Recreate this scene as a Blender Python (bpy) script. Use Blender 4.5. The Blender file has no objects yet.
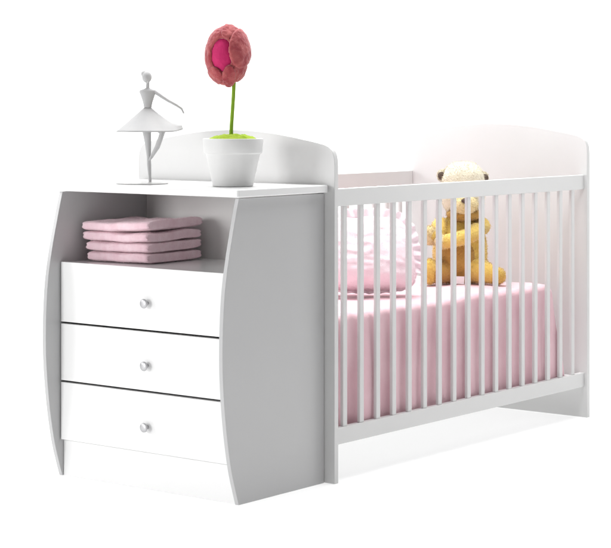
import bpy, bmesh, math, random
from mathutils import Vector, Matrix, noise
random.seed(7)
scene = bpy.context.scene
COL = scene.collection
PI = math.pi
CM = 0.01

# ------------------------------------------------------------------ camera
YAW = -0.662
FW = Vector((math.sin(YAW), math.cos(YAW), 0))       # direction the camera looks in
RT = Vector((math.cos(YAW), -math.sin(YAW), 0))
UP = Vector((0, 0, 1))
cam_d = bpy.data.cameras.new('camera')
cam = bpy.data.objects.new('camera', cam_d); COL.objects.link(cam)
cam.location = (3.4235, -4.0793, 1.1336)
cam.rotation_euler = (PI / 2, 0, -YAW)
cam_d.sensor_width = 36
cam_d.lens = 1868.8 / 611 * 36
cam_d.shift_y = -166.55 / 611
cam_d.clip_start = 0.1
cam_d.clip_end = 100
scene.camera = cam

# ------------------------------------------------------------------ world, lamps, exposure
world = bpy.data.worlds.new('World'); scene.world = world
world.use_nodes = True
world.node_tree.nodes['Background'].inputs[0].default_value = (1, 1, 1, 1)
world.node_tree.nodes['Background'].inputs[1].default_value = 0.24
scene.view_settings.view_transform = 'Standard'
scene.view_settings.look = 'None'
scene.view_settings.exposure = 0
scene.view_settings.gamma = 1


def area(name, loc, target, sx, sy, power, col=(1, 1, 1)):
    d = bpy.data.lights.new(name, 'AREA'); d.shape = 'RECTANGLE'
    d.size = sx; d.size_y = sy; d.energy = power; d.color = col
    o = bpy.data.objects.new(name, d); COL.objects.link(o)
    o.location = loc
    o.rotation_euler = (Vector(target) - Vector(loc)).to_track_quat('-Z', 'Y').to_euler()
    return o


MID = Vector((-0.36, 0.9, 0.5))
area('key_softbox', (-5.2, -3.2, 2.6), MID, 1.6, 1.6, 100)
area('overhead_fill', (-1.0, 1.25, 5.2), (-0.5, 0.8, 0.2), 3.4, 3.0, 375)  # added overhead fill, whitens the floor and dresser top
area('front_fill', (-1.8, -5.4, 1.3), (-0.5, 0, 0.45), 1.6, 1.6, 140)  # added front fill for the drawer fronts and open shelf
area('cot_fill', (0.55, 0.95, 2.6), (-0.6, 1.7, 0.7), 0.8, 0.6, 22)  # added fill, brightens the far end panel, back rail and bedding
area('rim_fill', (1.5, 3.6, 1.0), (0.0, 1.2, 0.5), 0.9, 1.2, 10)  # added fill from the right, lifts the cot rails above the dresser side
# added lamps below and behind the sweep, to whiten it and wash out shadows
under = area('floor_fill_below', (-0.9, 2.0, -1.2), (-0.9, 2.0, 0), 18, 18, 1300)
bc = Vector((3.4235, -4.0793, 0)) + FW * 13.4
area('backdrop_fill_behind', (bc.x, bc.y, 3), (bc.x - FW.x * 5, bc.y - FW.y * 5, 3), 16, 9, 1200)  # unseen added lamp that keeps the backdrop white

# ------------------------------------------------------------------ materials


def mat(name, col, rough=0.5, **kw):
    m = bpy.data.materials.new(name); m.use_nodes = True
    nt = m.node_tree; b = nt.nodes['Principled BSDF']
    b.inputs['Base Color'].default_value = (*col, 1)
    b.inputs['Roughness'].default_value = rough
    for k, v in kw.items():
        b.inputs[k].default_value = v
    return m


def vary(m, col_a, col_b, scale, detail=4, bump=0.0, bscale=None, rough=None, stretch=None, dist=0.01, pos=(.3, .7)):
    """two-tone noise in the base colour plus a fine bump"""
    nt = m.node_tree; b = nt.nodes['Principled BSDF']
    tc = nt.nodes.new('ShaderNodeTexCoord')
    mp = nt.nodes.new('ShaderNodeMapping')
    if stretch: mp.inputs['Scale'].default_value = stretch
    nt.links.new(tc.outputs['Object'], mp.inputs['Vector'])
    n = nt.nodes.new('ShaderNodeTexNoise'); n.inputs['Scale'].default_value = scale
    n.inputs['Detail'].default_value = detail
    nt.links.new(mp.outputs['Vector'], n.inputs['Vector'])
    r = nt.nodes.new('ShaderNodeValToRGB')
    r.color_ramp.elements[0].position = pos[0]; r.color_ramp.elements[1].position = pos[1]
    r.color_ramp.elements[0].color = (*col_a, 1); r.color_ramp.elements[1].color = (*col_b, 1)
    nt.links.new(n.outputs['Fac'], r.inputs['Fac'])
    nt.links.new(r.outputs['Color'], b.inputs['Base Color'])
    if bump:
        n2 = nt.nodes.new('ShaderNodeTexNoise'); n2.inputs['Scale'].default_value = bscale or scale * 5
        n2.inputs['Detail'].default_value = 5
        nt.links.new(mp.outputs['Vector'], n2.inputs['Vector'])
        bp = nt.nodes.new('ShaderNodeBump'); bp.inputs['Strength'].default_value = bump
        bp.inputs['Distance'].default_value = dist
        nt.links.new(n2.outputs['Fac'], bp.inputs['Height'])
        nt.links.new(bp.outputs['Normal'], b.inputs['Normal'])
    return m


M = {}
M['lacquer'] = vary(mat('white_lacquer', (.7, .7, .7), 0.22, **{'Coat Weight': 0.3, 'Coat Roughness': 0.12}),
                    (.83, .83, .83), (.85, .85, .847), 3, bump=0.04, bscale=60, dist=0.001)
M['side_shaded'] = vary(mat('shaded_side_white', (.6, .6, .6), 0.4, **{'Coat Weight': 0.25, 'Coat Roughness': 0.15}),
                     (.475, .475, .48), (.495, .495, .498), 3, bump=0.04, bscale=60, dist=0.001)  # white dresser sides made greyer, their shade put into the colour
M['paint'] = vary(mat('white_cot_paint', (.8, .8, .8), 0.35),
                  (.64, .64, .637), (.67, .67, .667), 4, bump=0.06, bscale=90, stretch=(1, .15, 1), dist=0.001)
M['panelback'] = mat('hardboard_white', (.76, .75, .74), 0.5)
M['chrome'] = mat('brushed_metal', (.50, .50, .51), 0.46, Metallic=1.0)
M['ceramic'] = vary(mat('matt_ceramic', (.5, .5, .5), 0.5), (.62, .62, .615), (.66, .66, .655), 12, bump=0.08, bscale=70, dist=0.002)
M['paper'] = vary(mat('white_paper', (.75, .75, .75), 0.7), (.42, .42, .425), (.47, .47, .47), 14, bump=0.15, bscale=80, dist=0.002)
M['towel'] = vary(mat('pink_terry', (.78, .55, .61), 0.95, **{'Sheen Weight': 0.3}), (.80, .55, .615), (.88, .67, .725), 40, bump=0.5, bscale=260, dist=0.003)
M['blanket'] = vary(mat('pink_fleece', (.8, .55, .6), 0.95, **{'Sheen Weight': 0.25}), (.74, .475, .53), (.80, .555, .60), 9, bump=0.45, bscale=240, dist=0.002)
M['pillow'] = vary(mat('pale_pink_cotton', (.86, .74, .78), 0.9), (.80, .64, .69), (.84, .74, .77), 12, bump=0.25, bscale=120, dist=0.003)
M['ruffle'] = vary(mat('white_pink_cotton', (.86, .74, .78), 0.9), (.86, .72, .77), (.88, .80, .83), 12, bump=0.25, bscale=120, dist=0.003)
M['mattress'] = vary(mat('mattress_ticking', (.8, .78, .77), 0.9), (.78, .76, .75), (.82, .8, .79), 10, bump=0.2)
M['moss'] = vary(mat('green_felt', (.35, .5, .03), 0.95), (.25, .40, .015), (.42, .55, .04), 60, bump=0.8, bscale=150, dist=0.006)
M['stem'] = vary(mat('stem_felt', (.14, .25, .01), 0.85), (.16, .29, .012), (.24, .39, .02), 40, bump=0.4, bscale=150, dist=0.004)
M['petal'] = vary(mat('dusty_pink_felt', (.4, .13, .12), 0.95, **{'Sheen Weight': 0.3}), (.27, .022, .036), (.46, .105, .105), 40, detail=10, bump=.9, bscale=80, dist=0.006, pos=(.30, .72))
M['bud'] = vary(mat('magenta_felt', (.62, .015, .16), 0.8), (.46, .006, .09), (.56, .014, .13), 14, bump=0.4, bscale=120, dist=0.004)
M['plush'] = vary(mat('golden_plush', (.5, .3, .06), 1.0, **{'Sheen Weight': 0.4}), (.66, .45, .085), (.76, .56, .15), 22, detail=8, bump=0.5, bscale=170, dist=0.008)
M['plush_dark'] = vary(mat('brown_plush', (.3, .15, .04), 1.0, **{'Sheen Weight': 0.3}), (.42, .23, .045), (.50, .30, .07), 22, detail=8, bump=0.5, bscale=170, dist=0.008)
M['plush_pale'] = vary(mat('cream_plush', (.8, .74, .6), 1.0, **{'Sheen Weight': 0.3}), (.72, .66, .50), (.80, .74, .60), 22, detail=8, bump=0.7, bscale=170, dist=0.006)
M['dark'] = mat('dark_brown_felt', (.09, .06, .045), 0.8)
M['plush_light'] = vary(mat('light_gold_plush', (.75, .62, .35), 1.0, **{'Sheen Weight': 0.3}), (.68, .54, .26), (.78, .66, .38), 22, detail=8, bump=0.7, bscale=170, dist=0.006)
M['eye'] = mat('black_bead', (.01, .01, .01), 0.12)
M['tag'] = mat('white_satin', (.85, .85, .85), 0.5)


def sweep_mat():
    m = bpy.data.materials.new('white_translucent_sweep'); m.use_nodes = True  # translucent so the added lamps underneath and behind shine through
    nt = m.node_tree; nt.nodes.clear()
    out = nt.nodes.new('ShaderNodeOutputMaterial')
    d = nt.nodes.new('ShaderNodeBsdfDiffuse'); d.inputs[0].default_value = (.86, .86, .86, 1)
    t = nt.nodes.new('ShaderNodeBsdfTranslucent'); t.inputs[0].default_value = (.9, .9, .9, 1)
    mx = nt.nodes.new('ShaderNodeMixShader'); mx.inputs[0].default_value = 0.5
    nt.links.new(d.outputs[0], mx.inputs[1]); nt.links.new(t.outputs[0], mx.inputs[2])
    nt.links.new(mx.outputs[0], out.inputs[0])
    return m


M['sweep'] = sweep_mat()

# ------------------------------------------------------------------ helpers


def link(name, bm, m, parent=None, bevel=0.0, seg=2, smooth=35, subsurf=0):
    bmesh.ops.recalc_face_normals(bm, faces=bm.faces)
    me = bpy.data.meshes.new(name); bm.to_mesh(me); bm.free()
    me.materials.append(m)
    if smooth:
        me.shade_smooth()
        me.set_sharp_from_angle(angle=math.radians(smooth))
    o = bpy.data.objects.new(name, me); COL.objects.link(o)
    if parent: o.parent = parent
    if bevel:
        b = o.modifiers.new('bevel', 'BEVEL'); b.width = bevel; b.segments = seg
        b.limit_method = 'ANGLE'; b.angle_limit = math.radians(40)
        b.harden_normals = True
    if subsurf:
        s = o.modifiers.new('subsurf', 'SUBSURF'); s.levels = subsurf; s.render_levels = subsurf
    return o


def thing(name, label, cat, loc=(0, 0, 0), rotz=0, group=None):
    o = bpy.data.objects.new(name, None); COL.objects.link(o)
    o.location = loc; o.rotation_euler = (0, 0, rotz)
    o.empty_display_size = 0.1
    o['label'] = label; o['category'] = cat
    if group: o['group'] = group
    return o


def fuzz(o, n, length, width, seed=1):
    """short plush fibres grown out of a part, in the part's own mesh"""
    rnd = random.Random(seed)
    me = o.data; bm = bmesh.new(); bm.from_mesh(me)
    bmesh.ops.triangulate(bm, faces=bm.faces)
    bm.normal_update()
    fs = list(bm.faces); cum = []; t = 0
    for f in fs:
        t += f.calc_area(); cum.append(t)
    import bisect
    jobs = []
    for _ in range(n):
        f = fs[min(bisect.bisect(cum, rnd.random() * t), len(fs) - 1)]
        a, b = rnd.random(), rnd.random()
        if a + b > 1: a, b = 1 - a, 1 - b
        p = f.verts[0].co + (f.verts[1].co - f.verts[0].co) * a + (f.verts[2].co - f.verts[0].co) * b
        jobs.append((p, f.normal.copy()))
    for p, nn in jobs:
        d = (nn + Vector((rnd.gauss(0, .45), rnd.gauss(0, .45), rnd.gauss(-.25, .4)))).normalized()
        sd = nn.cross(Vector((rnd.gauss(0, 1), rnd.gauss(0, 1), rnd.gauss(0, 1)))).normalized() * width
        L = length * rnd.uniform(.5, 1.2)
        bm.faces.new([bm.verts.new(p - sd - nn * .001), bm.verts.new(p + sd - nn * .001), bm.verts.new(p + d * L)])
    bm.to_mesh(me); bm.free()
    me.shade_smooth()


def tag(o, label, cat, group=None):
    o['label'] = label; o['category'] = cat
    if group: o['group'] = group
    return o


def box(bm, x0, x1, y0, y1, z0, z1):
    """a box given in centimetres"""
    v = [bm.verts.new(Vector((x, y, z)) * CM) for x in (x0, x1) for y in (y0, y1) for z in (z0, z1)]
    for f in ((0, 1, 3, 2), (4, 6, 7, 5), (0, 4, 5, 1), (2, 3, 7, 6), (0, 2, 6, 4), (1, 5, 7, 3)):
        bm.faces.new([v[i] for i in f])
    return bm


def B(*a):
    return box(bmesh.new(), *a)


def prism(pts, fn0, fn1):
    """closed outline extruded between two placements"""
    bm = bmesh.new()
    a = [bm.verts.new(fn0(p)) for p in pts]; b = [bm.verts.new(fn1(p)) for p in pts]
    bm.faces.new(a); bm.faces.new(b[::-1])
    n = len(pts)
    for i in range(n):
        bm.faces.new((a[i], b[i], b[(i + 1) % n], a[(i + 1) % n]))
    return bm


def spline(pts, n):
    """Catmull-Rom through the points"""
    out = []
    P = [pts[0]] + list(pts) + [pts[-1]]
    for i in range(1, len(P) - 2):
        p0, p1, p2, p3 = [Vector(q) for q in P[i - 1:i + 3]]
        for k in range(n):
            t = k / n
            out.append(.5 * ((2 * p1) + (p2 - p0) * t + (2 * p0 - 5 * p1 + 4 * p2 - p3) * t * t + (3 * p1 - p0 - 3 * p2 + p3) * t ** 3))
    out.append(Vector(pts[-1]))
    return out


def lathe(bm, prof, n=48, m=None, sx=1, sy=1, cap=True):
    """profile of (radius, z); metres"""
    m = m or Matrix.Identity(4)
    rings = []
    for r, z in prof:
        if r < 1e-6:
            rings.append([bm.verts.new(m @ Vector((0, 0, z)))])
        else:
            rings.append([bm.verts.new(m @ Vector((r * sx * math.cos(2 * PI * i / n), r * sy * math.sin(2 * PI * i / n), z))) for i in range(n)])
    for a, b in zip(rings, rings[1:]):
        for i in range(n):
            j = (i + 1) % n
            if len(a) == 1 and len(b) == 1: continue
            if len(a) == 1: bm.faces.new((a[0], b[j], b[i]))
            elif len(b) == 1: bm.faces.new((a[i], a[j], b[0]))
            else: bm.faces.new((a[i], a[j], b[j], b[i]))
    if cap:
        for r in (rings[0], rings[-1]):
            if len(r) > 2: bm.faces.new(r)
    return bm


def tube(bm, pts, rad, n=14):
    """tapered tube along points (Vectors), one radius per point, rounded ends"""
    pts = [Vector(p) for p in pts]
    P, R = [], []
    d0 = (pts[0] - pts[1]).normalized(); d1 = (pts[-1] - pts[-2]).normalized()
    for k in (1.0, .8, .45):
        P.append(pts[0] + d0 * rad[0] * k); R.append(rad[0] * math.sqrt(max(0, 1 - k * k)))
    P += pts; R += list(rad)
    for k in (.45, .8, 1.0):
        P.append(pts[-1] + d1 * rad[-1] * k); R.append(rad[-1] * math.sqrt(max(0, 1 - k * k)))
    ref = Vector((0.31, 0.52, 0.1)).normalized()
    rings = []
    for i, p in enumerate(P):
        t = (P[min(i + 1, len(P) - 1)] - P[max(i - 1, 0)]).normalized()
        x = (ref - t * ref.dot(t)).normalized(); y = t.cross(x)
        if R[i] < 1e-6: rings.append([bm.verts.new(p)])
        else: rings.append([bm.verts.new(p + (x * math.cos(2 * PI * k / n) + y * math.sin(2 * PI * k / n)) * R[i]) for k in range(n)])
    for a, b in zip(rings, rings[1:]):
        for k in range(n):
            j = (k + 1) % n
            if len(a) == 1: bm.faces.new((a[0], b[k], b[j]))
            elif len(b) == 1: bm.faces.new((a[k], b[0], a[j]))
            else: bm.faces.new((a[k], b[k], b[j], a[j]))
    return bm


def blob(bm, c, r, m3=None, nu=28, nv=18, box_=2.0, lump=0.0, freq=8):
    """ellipsoid (superellipsoid for box_>2) with a lumpy surface"""
    c = Vector(c); m3 = m3 or Matrix.Identity(3)
    rings = []
    for j in range(nv + 1):
        th = -PI / 2 + PI * j / nv
        ring = []
        for i in range(nu):
            ph = 2 * PI * i / nu
            d = Vector((math.cos(th) * math.cos(ph), math.cos(th) * math.sin(ph), math.sin(th)))
            k = (abs(d.x) ** box_ + abs(d.y) ** box_ + abs(d.z) ** box_) ** (-1 / box_)
            d = d * k
            s = 1 + lump * noise.noise(d * freq + c * 7)
            p = c + m3 @ Vector((d.x * r[0] * s, d.y * r[1] * s, d.z * r[2] * s))
            ring.append(p)
            if j in (0, nv): break
        rings.append([bm.verts.new(p) for p in ring])
    for a, b in zip(rings, rings[1:]):
        for k in range(nu):
            j = (k + 1) % nu
            if len(a) == 1: bm.faces.new((a[0], b[j], b[k]))
            elif len(b) == 1: bm.faces.new((a[k], a[j], b[0]))
            else: bm.faces.new((a[k], a[j], b[j], b[k]))
    return bm


FACE = Matrix((RT, -FW, UP)).transposed()     # columns: to the viewer's right, towards the viewer, up


def face_rot(extra=0.0):
    return math.atan2(RT.y, RT.x) + extra      # z rotation of an Empty whose +x points viewer-right, -y to the viewer


# ------------------------------------------------------------------ setting: one white sweep, floor running up into a backdrop
def sweep():
    o0 = Vector((3.4235, -4.0793, 0)) - FW * 3.0
    prof = [(0, 0), (3, 0), (6, 0), (9, 0), (12.5, 0)]
    R = 1.6
    for k in range(1, 13):
        a = k / 12 * PI / 2
        prof.append((12.5 + R * math.sin(a), R - R * math.cos(a)))
    prof += [(12.5 + R, 3), (12.5 + R, 6.5)]
    split = 5
    for name, pr_ in (('floor', prof[:split]), ('backdrop', prof[split - 1:])):
        bm = bmesh.new(); rows = []
        for d, z in pr_:
            rows.append([bm.verts.new(o0 + FW * d + RT * w + UP * z) for w in (-8, -4, 0, 4, 8)])
        for a, b in zip(rows, rows[1:]):
            for i in range(4):
                bm.faces.new((a[i], a[i + 1], b[i + 1], b[i]))
        o = link(name, bm, M['sweep'], smooth=60)
        o['kind'] = 'structure'


sweep()

# ------------------------------------------------------------------ dresser
dresser = thing('dresser', 'white dresser with three knobbed drawers, an open shelf and bowed sides at the cot end', 'dresser')
FRONT = [(.45, 0), (-1.1, 4.6), (-2.9, 10.6), (-4.6, 19.2), (-5.8, 28), (-6.5, 36.5), (-6.65, 44), (-6.35, 53.4), (-5.55, 61.8), (-3.95, 70.2), (-1.9, 78.5), (.5, 87.4)]
fr = spline(FRONT, 5)
side_outline = [(p.x, p.y) for p in fr] + [(40.5, 87.4), (40.5, 0)]
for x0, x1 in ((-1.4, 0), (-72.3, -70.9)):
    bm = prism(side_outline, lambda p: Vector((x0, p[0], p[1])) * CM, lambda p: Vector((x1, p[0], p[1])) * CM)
    link('side_panel', bm, M['side_shaded'], dresser, bevel=.0012, smooth=30)


def rounded_rect(x0, x1, y0, y1, r, n=6, corners=(1, 1, 1, 1)):
    pts = []
    for (cx, cy, a0, on) in ((x1 - r, y1 - r, 0, corners[0]), (x0 + r, y1 - r, 90, corners[1]), (x0 + r, y0 + r, 180, corners[2]), (x1 - r, y0 + r, 270, corners[3])):
        if on:
            for k in range(n + 1):
                a = math.radians(a0 + 90 * k / n); pts.append((cx + r * math.cos(a), cy + r * math.sin(a)))
        else:
            pts.append((cx + (r if a0 in (0, 270) else -r), cy + (r if a0 in (0, 90) else -r)))
    return pts


tp = rounded_rect(-74.2, 1.7, -1.9, 40.3, .9, corners=(0, 0, 1, 1))
bm = prism(tp, lambda p: Vector((p[0], p[1], 87.7)) * CM, lambda p: Vector((p[0], p[1], 90)) * CM)
link('top_panel', bm, M['lacquer'], dresser, bevel=.004, seg=3, smooth=30)
link('shelf', B(-70.85, -1.45, 1.2, 38.4, 64, 65.7), M['lacquer'], dresser, bevel=.001)
link('back_panel', B(-70.85, -1.45, 38.5, 39.3, 2, 87.5), M['panelback'], dresser)
link('bottom_panel', B(-70.85, -1.45, 3.0, 38.3, 8.4, 10.0), M['lacquer'], dresser)
link('plinth', B(-70.8, -1.5, .9, 2.6, 0, 10.9), M['lacquer'], dresser, bevel=.001)
for i, (z0, z1) in enumerate(((47.55, 65.9), (29.55, 46.95), (11.3, 28.95))):
    d = link('drawer', B(-70.5, -1.75, -.6, 1.2, z0, z1), M['lacquer'], dresser, bevel=.0014)
    kz = (z0 + z1) / 2 - 1.3
    m = Matrix.Translation(Vector((-34.4, -.6, kz)) * CM) @ Matrix.Rotation(PI / 2, 4, 'X')
    kb = lathe(bmesh.new(), [(0, -.002), (.0056, -.002), (.0056, .009), (.007, .0105), (.0125, .0122), (.0142, .0152), (.0138, .0176), (.0112, .0196), (.006, .0206), (0, .0209)], 32, m)
    link('knob', kb, M['chrome'], d, smooth=40)

# ------------------------------------------------------------------ cot
cot = thing('baby_cot', 'long white barred baby cot with arched end panels behind the dresser', 'cot')
arch_r = [(3.8, 95.5), (3.55, 98.2), (2.6, 100.4), (.6, 101.8), (-2.6, 102.6), (-8, 103.55), (-18.8, 105.2), (-28.8, 106.1), (-36.45, 106.35)]
ar = spline(arch_r, 5)
half = [(p.x, p.y) for p in ar]
mir = [(-72.9 - x, z) for x, z in half[::-1]][1:]
end_outline = [(3.8, 0)] + half + mir + [(-76.7, 0)]
for y0, y1, s in ((40.75, 42.7, 1.0), (193.9, 195.9, 1.009)):
    bm = prism(end_outline, lambda p: Vector((p[0], y0, p[1] * s)) * CM, lambda p: Vector((p[0], y1, p[1] * s)) * CM)
    link('end_panel', bm, M['paint'], cot, bevel=.0022, seg=3, smooth=30)
YB0, YB1 = 48.28, 186.56
for x0, x1 in ((.6, 2.6), (-75.5, -73.5)):
    link('top_rail', B(x0, x1, 42.75, 193.85, 83.4, 88.7), M['paint'], cot, bevel=.002, seg=3)
    link('bottom_rail', B(x0, x1, 42.75, 193.85, 11.3, 16.4), M['paint'], cot, bevel=.002, seg=3)
first = None
for xc in (1.6, -74.5):
    for i in range(17):
        yc = YB0 + (YB1 - YB0) * i / 16
        if first is None:
            first = link('bar', B(-.6, .6, -1.1, 1.1, 16.3, 83.5), M['paint'], cot, bevel=.003, seg=3); o = first
        else:
            o = first.copy(); COL.objects.link(o); o.parent = cot
        o.location = (xc * CM, yc * CM, 0)
# slatted base that carries the mattress
link('base_board', B(-73.2, .3, 44.5, 192, 13.6, 15.4), M['paint'], cot)

# ------------------------------------------------------------------ mattress and blanket
bm = B(-71.5, -3.2, 44.5, 174, 15.5, 48.5)
tag(link('mattress', bm, M['mattress'], bevel=.02, seg=4), 'thick mattress lying inside the cot under the pink blanket', 'mattress')


def blanket():
    bm = bmesh.new()
    x0, y0, zt, drop = -71.8, 43.4, 50.0, 37.0
    X1, Y1 = -2.4, 172.5
    nx, ny = 120, 190
    Lx, Ly = (X1 - x0) + drop, (Y1 - y0) + drop + 2
    rows = []
    for j in range(ny + 1):
        row = []
        y = y0 + Ly * (j / ny)
        for i in range(nx + 1):
            x = x0 + Lx * (i / nx)
            dx, dy = max(0, x - X1), max(0, y - Y1)
            bx, by = min(x, X1), min(y, Y1)
            n1 = noise.noise(Vector((x * .05, y * .05, 1.3)))
            n2 = noise.noise(Vector((x * .16, y * .16, 4.1)))
            z = zt + .55 * n1 + .3 * n2
            d = math.hypot(dx, dy)
            px, py = bx, by
            if d > 0:
                ux, uy = dx / d, dy / d
                r = 2.2 * ux * ux + 4.6 * uy * uy           # tight along the front, loose over the far end
                a = min(d / r, PI / 2)
                out = r * math.sin(a); dn = r * (1 - math.cos(a)) + max(0, d - r * PI / 2)
                dn = min(dn, drop + .8 * noise.noise(Vector((px * .08, py * .08, 9))))
                f = min(1, dn / 22)
                s = by - 9 * uy * 3 - bx * .8
                fold = .95 * noise.noise(Vector((s * .13, d * .012, 2.2))) + .5 * math.sin(s * .42 + 2 * noise.noise(Vector((s * .05, 0, 5)))) + .35 * noise.noise(Vector((s * .4, d * .03, 7)))
                out += f * (1.15 * fold + .24 * dn * uy * uy) - .25 * f
                px += ux * out; py += uy * out; z -= dn
                px = min(px, .35)
            row.append(bm.verts.new(Vector((px, py, z)) * CM))
        rows.append(row)
    for a, b in zip(rows, rows[1:]):
        for i in range(nx):
            bm.faces.new((a[i], a[i + 1], b[i + 1], b[i]))
    o = link('blanket', bm, M['blanket'], smooth=180)
    s = o.modifiers.new('thickness', 'SOLIDIFY'); s.thickness = .006; s.offset = -1
    return o


tag(blanket(), 'pink fleece blanket spread over the cot mattress and hanging down its side', 'blanket')

# ------------------------------------------------------------------ pillow
def pillow():
    t = thing('pillow', 'pale pink frilled pillow propped up on the cot blanket near the dresser', 'pillow', Vector((-26.5, 99.5, 50.2)) * CM, face_rot(.12))
    W_, H_, T_ = .158, .128, .088
    tilt = Matrix.Rotation(math.radians(-14), 4, 'X')
    off = Matrix.Translation((0, .02, .14))
    bm = bmesh.new()
    n = 44
    for side in (1, -1):
        rows = []
        for j in range(n + 1):
            row = []
            for i in range(n + 1):
                u, v = -1 + 2 * i / n, -1 + 2 * j / n
                pin = 1 - .07 * (1 - v * v) if abs(u) > .0 else 1
                th = (max(0, 1 - abs(u) ** 2.6) * max(0, 1 - abs(v) ** 2.6)) ** .5
                w = .10 * noise.noise(Vector((u * 2.2, v * 2.2, side * 3))) + .06 * noise.noise(Vector((u * 6, v * 5, side)))
                sag = -.02 * (1 - v) * .5
                cr = noise.noise(Vector((u * 1.4 + .4 * v, v * 4.5, side * 5 + 2)))
                w += .11 * (1 - abs(cr)) ** 4 - .04
                tp = 1 - .10 * v                                    # broader where it rests
                sq = 1 - .16 * (u * u * v * v) ** 1.5
                p = Vector((u * W_ * tp * sq, -side * T_ * th * (1 + .75 * w - .38 * v), v * H_ * sq + .010 * noise.noise(Vector((u * 2, 1, 3))) * (v > 0)))
                row.append(bm.verts.new(off @ tilt @ p))
            rows.append(row)
        for a, b in zip(rows, rows[1:]):
            for i in range(n):
                bm.faces.new((a[i], a[i + 1], b[i + 1], b[i]))
    bmesh.ops.remove_doubles(bm, verts=bm.verts, dist=.0006)
    fuzz(link('cushion', bm, M['pillow'], t, smooth=180), 7000, .0035, .0007, 5)
    # gathered frill sewn round the edge
    bm = bmesh.new()
    per = []
    N = 260
    for k in range(N):
        a = 2 * PI * k / N
        c, s = math.cos(a), math.sin(a)
        q = (abs(c) ** 4 + abs(s) ** 4) ** (-.25)
        per.append((Vector((c * q * W_ * .95 * (1 - .10 * s * q), 0, s * q * H_ * .95)), Vector((c, 0, s * 1.0)).normalized(), k))
    rings = []
    for st in range(5):
        f = st / 4
        ring = []
        for p, d, k in per:
            wv = .008 * f * math.sin(k * .75 + 1.5 * noise.noise(Vector((k * .07, 0, 1)))) + .006 * f * noise.noise(Vector((k * .2, f, 2)))
            length = (.034 if p.z > -.06 else .014) * (1 + .15 * noise.noise(Vector((k * .15, 0, 3))))
            ring.append(bm.verts.new(off @ tilt @ (p + d * length * f + Vector((0, wv, 0)))))
        rings.append(ring)
    for a, b in zip(rings, rings[1:]):
        for k in range(N):
            bm.faces.new((a[k], a[(k + 1) % N], b[(k + 1) % N], b[k]))
    o = link('frill', bm, M['ruffle'], t, smooth=180)
    s = o.modifiers.new('thickness', 'SOLIDIFY'); s.thickness = .0015


pillow()

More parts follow.
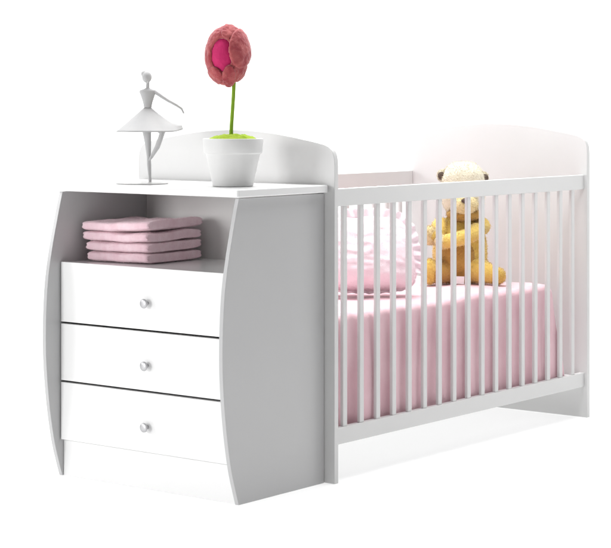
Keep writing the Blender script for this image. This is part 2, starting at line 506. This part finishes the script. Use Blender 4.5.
# ------------------------------------------------------------------ teddy bear (x: viewer's right, -y: towards the viewer)
def bear():
    t = thing('teddy_bear', 'golden plush teddy bear with cream head sitting in the cot beside the pillow', 'teddy bear', Vector((-27.5, 157.5, 50.4)) * CM, face_rot())

    def V(x, y, z): return Vector((x, y, z)) * CM

    bm = blob(bmesh.new(), V(0, 2, 11.5), V(9.9, 8.6, 13.4), lump=.05)
    body = link('body', bm, M['plush'], t, smooth=180)
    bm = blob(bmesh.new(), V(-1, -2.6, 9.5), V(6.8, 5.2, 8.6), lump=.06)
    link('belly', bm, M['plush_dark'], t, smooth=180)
    # head: broad and slightly square on top
    bm = blob(bmesh.new(), V(1.0, .5, 33.4), V(7.7, 7.2, 10.0), box_=2.8, lump=.03)
    head = link('head', bm, M['plush_pale'], t, smooth=180)
    bm = blob(bmesh.new(), V(1.0, -6.2, 28.2), V(4.8, 3.6, 3.6), lump=.05)
    mz = link('muzzle', bm, M['plush_light'], head, smooth=180)
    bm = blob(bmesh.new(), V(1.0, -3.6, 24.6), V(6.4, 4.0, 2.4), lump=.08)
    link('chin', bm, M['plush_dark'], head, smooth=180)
    bm = blob(bmesh.new(), V(1.0, -9.6, 29.8), V(1.5, .9, 1.0), nu=18, nv=12)
    link('nose', bm, M['dark'], head, smooth=180)
    for sx in (-1, 1):
        bm = blob(bmesh.new(), V(1.1 + sx * 3.0, -6.4, 33.0), V(.75, .6, .85), nu=16, nv=10)
        link('eye', bm, M['eye'], head, smooth=180)
    for cx, cz, s in ((-6.2, 38.4, 1), (8.3, 37.6, .95)):
        m = Matrix.Rotation(-.25 if cx < 0 else .25, 3, 'Y')
        bm = blob(bmesh.new(), V(cx, 1.4, cz), V(2.0 * s, 1.3, 2.1 * s), m, nu=20, nv=14, lump=.05)
        e = link('ear', bm, M['plush_pale'], head, smooth=180)
        bm = blob(bmesh.new(), V(cx + (-.55 if cx < 0 else .55), .5, cz - .1), V(1.35 * s, .8, 1.5 * s), m, nu=18, nv=12)
        link('ear_lining', bm, M['dark'], e, smooth=180)
    # arms: both paws brought together at the bear's right side
    bm = tube(bmesh.new(), [V(-7.2, -.5, 20.5), V(-8.4, -4, 18), V(-9.2, -6.5, 16.6), V(-10.6, -7.2, 17.2)], [.030, .031, .028, .027], 20)
    a = link('arm', bm, M['plush'], t, smooth=180)
    bm = blob(bmesh.new(), V(-11.4, -7.6, 17.4), V(2.6, 2.2, 3.4), lump=.05)
    link('paw', bm, M['plush_light'], a, smooth=180)
    bm = tube(bmesh.new(), [V(7.4, -1, 20.2), V(5.5, -6, 18.8), V(1.5, -8.4, 17), V(-3.0, -9, 15.8), V(-6.5, -8.8, 15.2)], [.033, .032, .028, .026, .026], 20)
    a = link('arm', bm, M['plush'], t, smooth=180)
    bm = blob(bmesh.new(), V(-7.4, -8.9, 15.3), V(3.0, 2.4, 2.5), lump=.05)
    link('paw', bm, M['plush_light'], a, smooth=180)
    # legs splayed to both sides, soles turned up
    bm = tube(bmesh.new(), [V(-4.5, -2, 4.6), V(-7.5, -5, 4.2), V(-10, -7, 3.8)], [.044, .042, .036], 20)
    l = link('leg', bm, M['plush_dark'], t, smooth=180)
    bm = blob(bmesh.new(), V(-11.6, -8.2, 4.6), V(2.9, 2.8, 4.6), lump=.05)
    link('foot', bm, M['plush'], l, smooth=180)
    bm = tube(bmesh.new(), [V(4.5, -3, 4.9), V(7.5, -5.6, 4.3), V(10.2, -7.4, 3.4)], [.047, .042, .033], 20)
    l = link('leg', bm, M['plush'], t, smooth=180)
    bm = blob(bmesh.new(), V(12.4, -8.6, 3.0), V(3.0, 2.7, 3.0), lump=.05)
    link('foot', bm, M['plush'], l, smooth=180)
    bm = prism([(-2.6, .4), (.4, .2), (.5, 3.0), (-2.5, 3.1)], lambda p: V(p[0], -10.2 - .15 * p[1], p[1]), lambda p: V(p[0], -10.05 - .15 * p[1], p[1]))
    link('care_tag', bm, M['tag'], t)

    for i, o in enumerate(list(t.children_recursive)):
        if o.name.split('.')[0] in ('body', 'belly', 'head', 'muzzle', 'chin', 'arm', 'paw', 'leg', 'foot', 'ear'):
            big = o.name.split('.')[0] in ('body', 'head')
            fuzz(o, 2600 if big else 1000, .0075, .0011, i)


bear()

# ------------------------------------------------------------------ folded towels on the shelf
def towel(z, w, dpt, x, y, rot, label, seed, h=3.15):
    bm = bmesh.new()
    # cross-section across the depth: a rounded fold at the front right, layers behind
    nx, ns = 40, 64
    hw = w / 2
    rows = []
    for i in range(nx + 1):
        u = -1 + 2 * i / nx
        row = []
        endr = max(0, 1 - abs(u) ** 11) ** .5
        for k in range(ns):
            a = 2 * PI * k / ns
            c, s = math.cos(a), math.sin(a)
            q = (abs(c) ** 5.5 + abs(s) ** 5.5) ** (-1 / 5.5)
            yy = c * q * dpt / 2 * (.96 + .04 * endr)
            zz = s * q * h / 2 * (.75 + .25 * endr)
            wob = .55 * noise.noise(Vector((u * 1.6, yy * .09, seed))) + .10 * noise.noise(Vector((u * 5, yy * .4, seed + 3)))
            lift = 1.5 * max(0, (u - .2)) ** 1.5 * (1 if seed == 3 else .3)
            xx = u * hw + .25 * noise.noise(Vector((zz, yy * .2, seed + 8)))
            crease = -.35 * math.exp(-((zz - .1) / .28) ** 2) if abs(u) > .97 else 0
            row.append(bm.verts.new(Vector((xx + (crease if u > 0 else -crease), yy, h / 2 + zz * (1 + .1 * wob) + wob + lift)) * CM))
        rows.append(row)
    for a, b in zip(rows, rows[1:]):
        for k in range(ns):
            bm.faces.new((a[k], a[(k + 1) % ns], b[(k + 1) % ns], b[k]))
    bm.faces.new(rows[0]); bm.faces.new(rows[-1][::-1])
    o = link('folded_towel', bm, M['towel'], smooth=60)
    o.location = Vector((x, y, z)) * CM; o.rotation_euler = (0, 0, rot)
    fuzz(o, 5000, .0030, .0006, seed)
    tag(o, label, 'towel', 'folded pink towels stacked on the dresser shelf')


for k, (w, dpt, dx, rot, lab) in enumerate((
        (24.6, 27, .3, .05, 'folded pink towel at the bottom of the stack, lying on the dresser shelf'),
        (25.0, 27, 0, .058, 'folded pink towel second from the bottom of the stack on the dresser shelf'),
        (26.2, 27, -.7, .045, 'folded pink towel second from the top of the stack on the dresser shelf'),
        (26.8, 27.5, -.7, .06, 'folded pink towel on top of the stack in the dresser shelf'))):
    towel(65.85 + 3.1 * k, w, dpt, -55.4 + dx, 20.6, rot, lab, k)

# ------------------------------------------------------------------ paper ballerina
def ballerina():
    t = thing('ballerina_figurine', 'white paper ballerina figurine on a round base standing on the dresser top', 'figurine', Vector((-49.2, 13, 90.05)) * CM, face_rot())

    def V(x, y, z): return Vector((x, y, z)) * CM

    link('base', lathe(bmesh.new(), [(0, 0), (.079, 0), (.081, .0012), (.080, .0032), (.05, .0045), (0, .0065)], 64), M['lacquer'], t, smooth=50)
    bm = bmesh.new()
    # standing leg, raised leg, torso, neck and head, arm
    tube(bm, [V(1.3, 0, 19), V(1.5, 0, 15.7), V(1.9, -.1, 11.5), V(2.1, -.2, 8.0), V(2.2, 0, 5.5), V(2.4, 0, 2), V(2.5, -.3, .9)], [.013, .0135, .009, .0062, .0065, .0042, .005], 16)
    tube(bm, [V(2.2, 0, 19), V(6.4, -1.6, 15.6), V(4.8, -1.3, 11.2), V(3.0, -.9, 8.2), V(2.4, -.8, 7.3)], [.011, .010, .0075, .005, .0035], 16)
    lathe(bm, [(0, .218), (.010, .220), (.0112, .232), (.0145, .248), (.021, .268), (.0262, .281), (.024, .286), (.012, .2895), (.0055, .293), (.0048, .306), (.006, .312)], 28, Matrix.Translation(V(1.75, 0, 0)), 1, .62)
    blob(bm, V(1.5, -.1, 32.6), V(1.5, 1.55, 1.8), nu=24, nv=16)
    tube(bm, [V(1.7, -.4, 32), V(2.0, -.9, 31.2)], [.008, .0045], 12)
    tube(bm, [V(4.0, -.2, 28.1), V(6.2, -.9, 26.6), V(8.4, -1.4, 25.2), V(10.6, -1.2, 24.0), V(12.2, -1.0, 22.9), V(12.8, -1.0, 21.6)], [.0062, .0055, .0046, .0042, .0036, .0026], 12)
    body = link('body', bm, M['paper'], t, smooth=60)
    bm = blob(bmesh.new(), V(.85, .75, 33.6), V(1.25, 1.25, 1.15), nu=20, nv=12)
    link('hair_bun', bm, M['paper'], body, smooth=180)
    # tutu: a folded paper cone
    bm = bmesh.new(); rings = []
    n, ns = 96, 14
    for j in range(ns + 1):
        f = j / ns
        ring = []
        for i in range(n):
            a = 2 * PI * i / n
            sag = .25 * max(0, math.cos(a)) * math.sin(f * PI)
            lift = 1.0 * f * f * max(0, math.cos(a - .45)) ** 3
            pl = 1 + .055 * f * abs(((i * 9 / n) % 1) * 2 - 1) - .03 * f
            w = max(0, math.cos(a - .25)) ** 5
            fr_ = f + w * (max(0, min(1 - f, (f - .62) * 2.0)))
            r = 1.15 + (10.2 - 1.15) * fr_
            ring.append(bm.verts.new(V(1.75 + .45 * f + r * pl * math.cos(a), r * pl * math.sin(a) * .95, 23.2 - 7.3 * f - sag + lift)))
        rings.append(ring)
    for a, b in zip(rings, rings[1:]):
        for i in range(n):
            bm.faces.new((a[i], a[(i + 1) % n], b[(i + 1) % n], b[i]))
    o = link('tutu', bm, M['paper'], t, smooth=20)
    s = o.modifiers.new('thickness', 'SOLIDIFY'); s.thickness = .0008


ballerina()

# ------------------------------------------------------------------ potted felt flower
def flower():
    t = thing('potted_flower', 'dusty pink felt flower with a magenta heart in a white pot on the dresser top', 'potted flower', (Vector((-14.2, 17, 90.05)) - RT * 1.5) * CM, face_rot())

    def V(x, y, z): return Vector((x, y, z)) * CM

    prof = [(0, 0), (.0555, 0), (.0575, .0015), (.060, .02), (.0755, .101), (.0765, .1035), (.080, .105), (.0825, .109), (.0848, .148), (.0845, .1515), (.0825, .1525), (.0795, .151), (.0785, .146), (.077, .138), (0, .138)]
    prof = [(r * 1.06, z * .925) for r, z in prof]
    pot = link('pot', lathe(bmesh.new(), prof, 72), M['ceramic'], t, smooth=40)
    bm = bmesh.new()
    rings = []
    for j in range(15):
        f = j / 14
        ring = []
        for i in range(60):
            a = 2 * PI * i / 60
            r = f * 8.2
            z = 13.05 + 2.7 * math.sqrt(max(0, 1 - f * f * .97)) - .4
            nz = .45 * noise.noise(Vector((math.cos(a) * r * .6, math.sin(a) * r * .6, 3))) + .25 * noise.noise(Vector((math.cos(a) * r * 1.6, math.sin(a) * r * 1.6, 5)))
            if j == 14: nz = 0; z = 12.85
            ring.append(bm.verts.new(V(r * math.cos(a), r * math.sin(a), z + nz)))
            if j == 0: break
        rings.append(ring)
    for a, b in zip(rings, rings[1:]):
        for i in range(60):
            k = (i + 1) % 60
            if len(a) == 1: bm.faces.new((a[0], b[i], b[k]))
            else: bm.faces.new((a[i], b[i], b[k], a[k]))
    link('moss', bm, M['moss'], pot, smooth=180)
    bm = tube(bmesh.new(), [V(-.6, 0, 14), V(-.45, 0, 17.5), V(-.15, 0, 22), V(.15, 0, 26.5), V(.3, 0, 30.5), V(.1, 0, 33)], [.0058, .0056, .0054, .0054, .0056, .005], 18)
    stem = link('stem', bm, M['stem'], t, smooth=180)
    C = Vector((-1.9, 0, 38.7)); A, Bz, Dp = 6.7, 9.1, 6.3
    bm = blob(bmesh.new(), V(C.x - .5, C.y - .5, C.z), V(A * .76, Dp * .80, Bz * .76), lump=.09, freq=3.5)
    bloom = link('bloom', bm, M['bud'], t, smooth=180)

    def patch(inside, scale, thick, seed, nu=110, nv=90, lump=.05, shift=(0, 0, 0)):
        """thick felt petal: the part of an ellipsoid where inside(x, y, z) > 0, puffed towards its middle"""
        bm = bmesh.new(); grid = {}
        vs = []
        for j in range(nv + 1):
            th = -PI / 2 + PI * j / nv
            for i in range(nu):
                ph = 2 * PI * i / nu
                d = Vector((math.cos(th) * math.cos(ph), math.cos(th) * math.sin(ph), math.sin(th)))
                e = inside(d)
                if e <= 0: continue
                puff = thick * min(1, e / .16) ** .5
                cr = lump * (noise.noise(d * 3.2 + Vector((seed, 0, 0))) + .6 * noise.noise(d * 7.5 + Vector((seed, 3, 0))) + .35 * noise.noise(d * 15 + Vector((seed, 5, 0))))
                k = scale + puff + cr
                grid[(i, j)] = (V(C.x + shift[0] + d.x * A * k, C.y + shift[1] + d.y * Dp * k, C.z + shift[2] + d.z * Bz * k),
                                V(C.x + shift[0] + d.x * A * (scale - .02), C.y + shift[1] + d.y * Dp * (scale - .02), C.z + shift[2] + d.z * Bz * (scale - .02)))
        vo = {k: bm.verts.new(p[0]) for k, p in grid.items()}
        vi = {k: bm.verts.new(p[1]) for k, p in grid.items()}
        edges = {}
        for (i, j) in grid:
            q = [(i, j), ((i + 1) % nu, j), ((i + 1) % nu, j + 1), (i, j + 1)]
            if all(k in grid for k in q):
                bm.faces.new([vo[k] for k in q]); bm.faces.new([vi[k] for k in q[::-1]])
                for a, b in zip(q, q[1:] + q[:1]):
                    if (b, a) in edges: del edges[(b, a)]
                    else: edges[(a, b)] = 1
        for a, b in edges:
            bm.faces.new((vo[b], vo[a], vi[a], vi[b]))
        loose = [v for v in bm.verts if not v.link_faces]
        bmesh.ops.delete(bm, geom=loose, context='VERTS')
        bmesh.ops.remove_doubles(bm, verts=bm.verts, dist=1e-5)
        bmesh.ops.smooth_vert(bm, verts=bm.verts, factor=.5, use_axis_x=True, use_axis_y=True, use_axis_z=True)
        o = link('petal', bm, M['petal'], bloom, smooth=180)
        fuzz(o, 500, .0018, .0005, seed)
        return o

    # d.x viewer's right, -d.y towards the viewer, d.z up
    def ell(d, cx, cz, rx, rz, rot=0, front=True):
        if front and d.y > .35: return -1
        x, z = d.x - cx, d.z - cz
        c, s = math.cos(rot), math.sin(rot)
        return 1 - math.hypot((x * c + z * s) / rx, (-x * s + z * c) / rz)

    def back(d):       # large petal wrapping the back and the left, open at the front
        if d.y > -.05: return .3
        o = -ell(d, -.20, .0, .50, .60, -.10)
        return min(.3, o)

    def top(d):        # petal tip folding in from the top, left of the right-hand petal
        return ell(d, .16, .82, .40, .27, .25)

    patch(back, .88, .09, 1, nu=170, nv=130, lump=.03)
    patch(top, .97, .06, 9, nu=170, nv=130, lump=.03)
    patch(lambda d: ell(d, .62, .22, .50, .66, -.06), .985, .12, 21, nu=170, nv=130, lump=.022)
    patch(lambda d: ell(d, .66, -.58, .40, .38, .5), .93, .08, 33, nu=170, nv=130, lump=.035)
    patch(lambda d: ell(d, -.50, -.68, .40, .26, -.5), .93, .08, 44, nu=170, nv=130, lump=.035)
    patch(lambda d: ell(d, .14, -.66, .30, .36, -.30), .99, .09, 57, nu=170, nv=130, lump=.035)


flower()
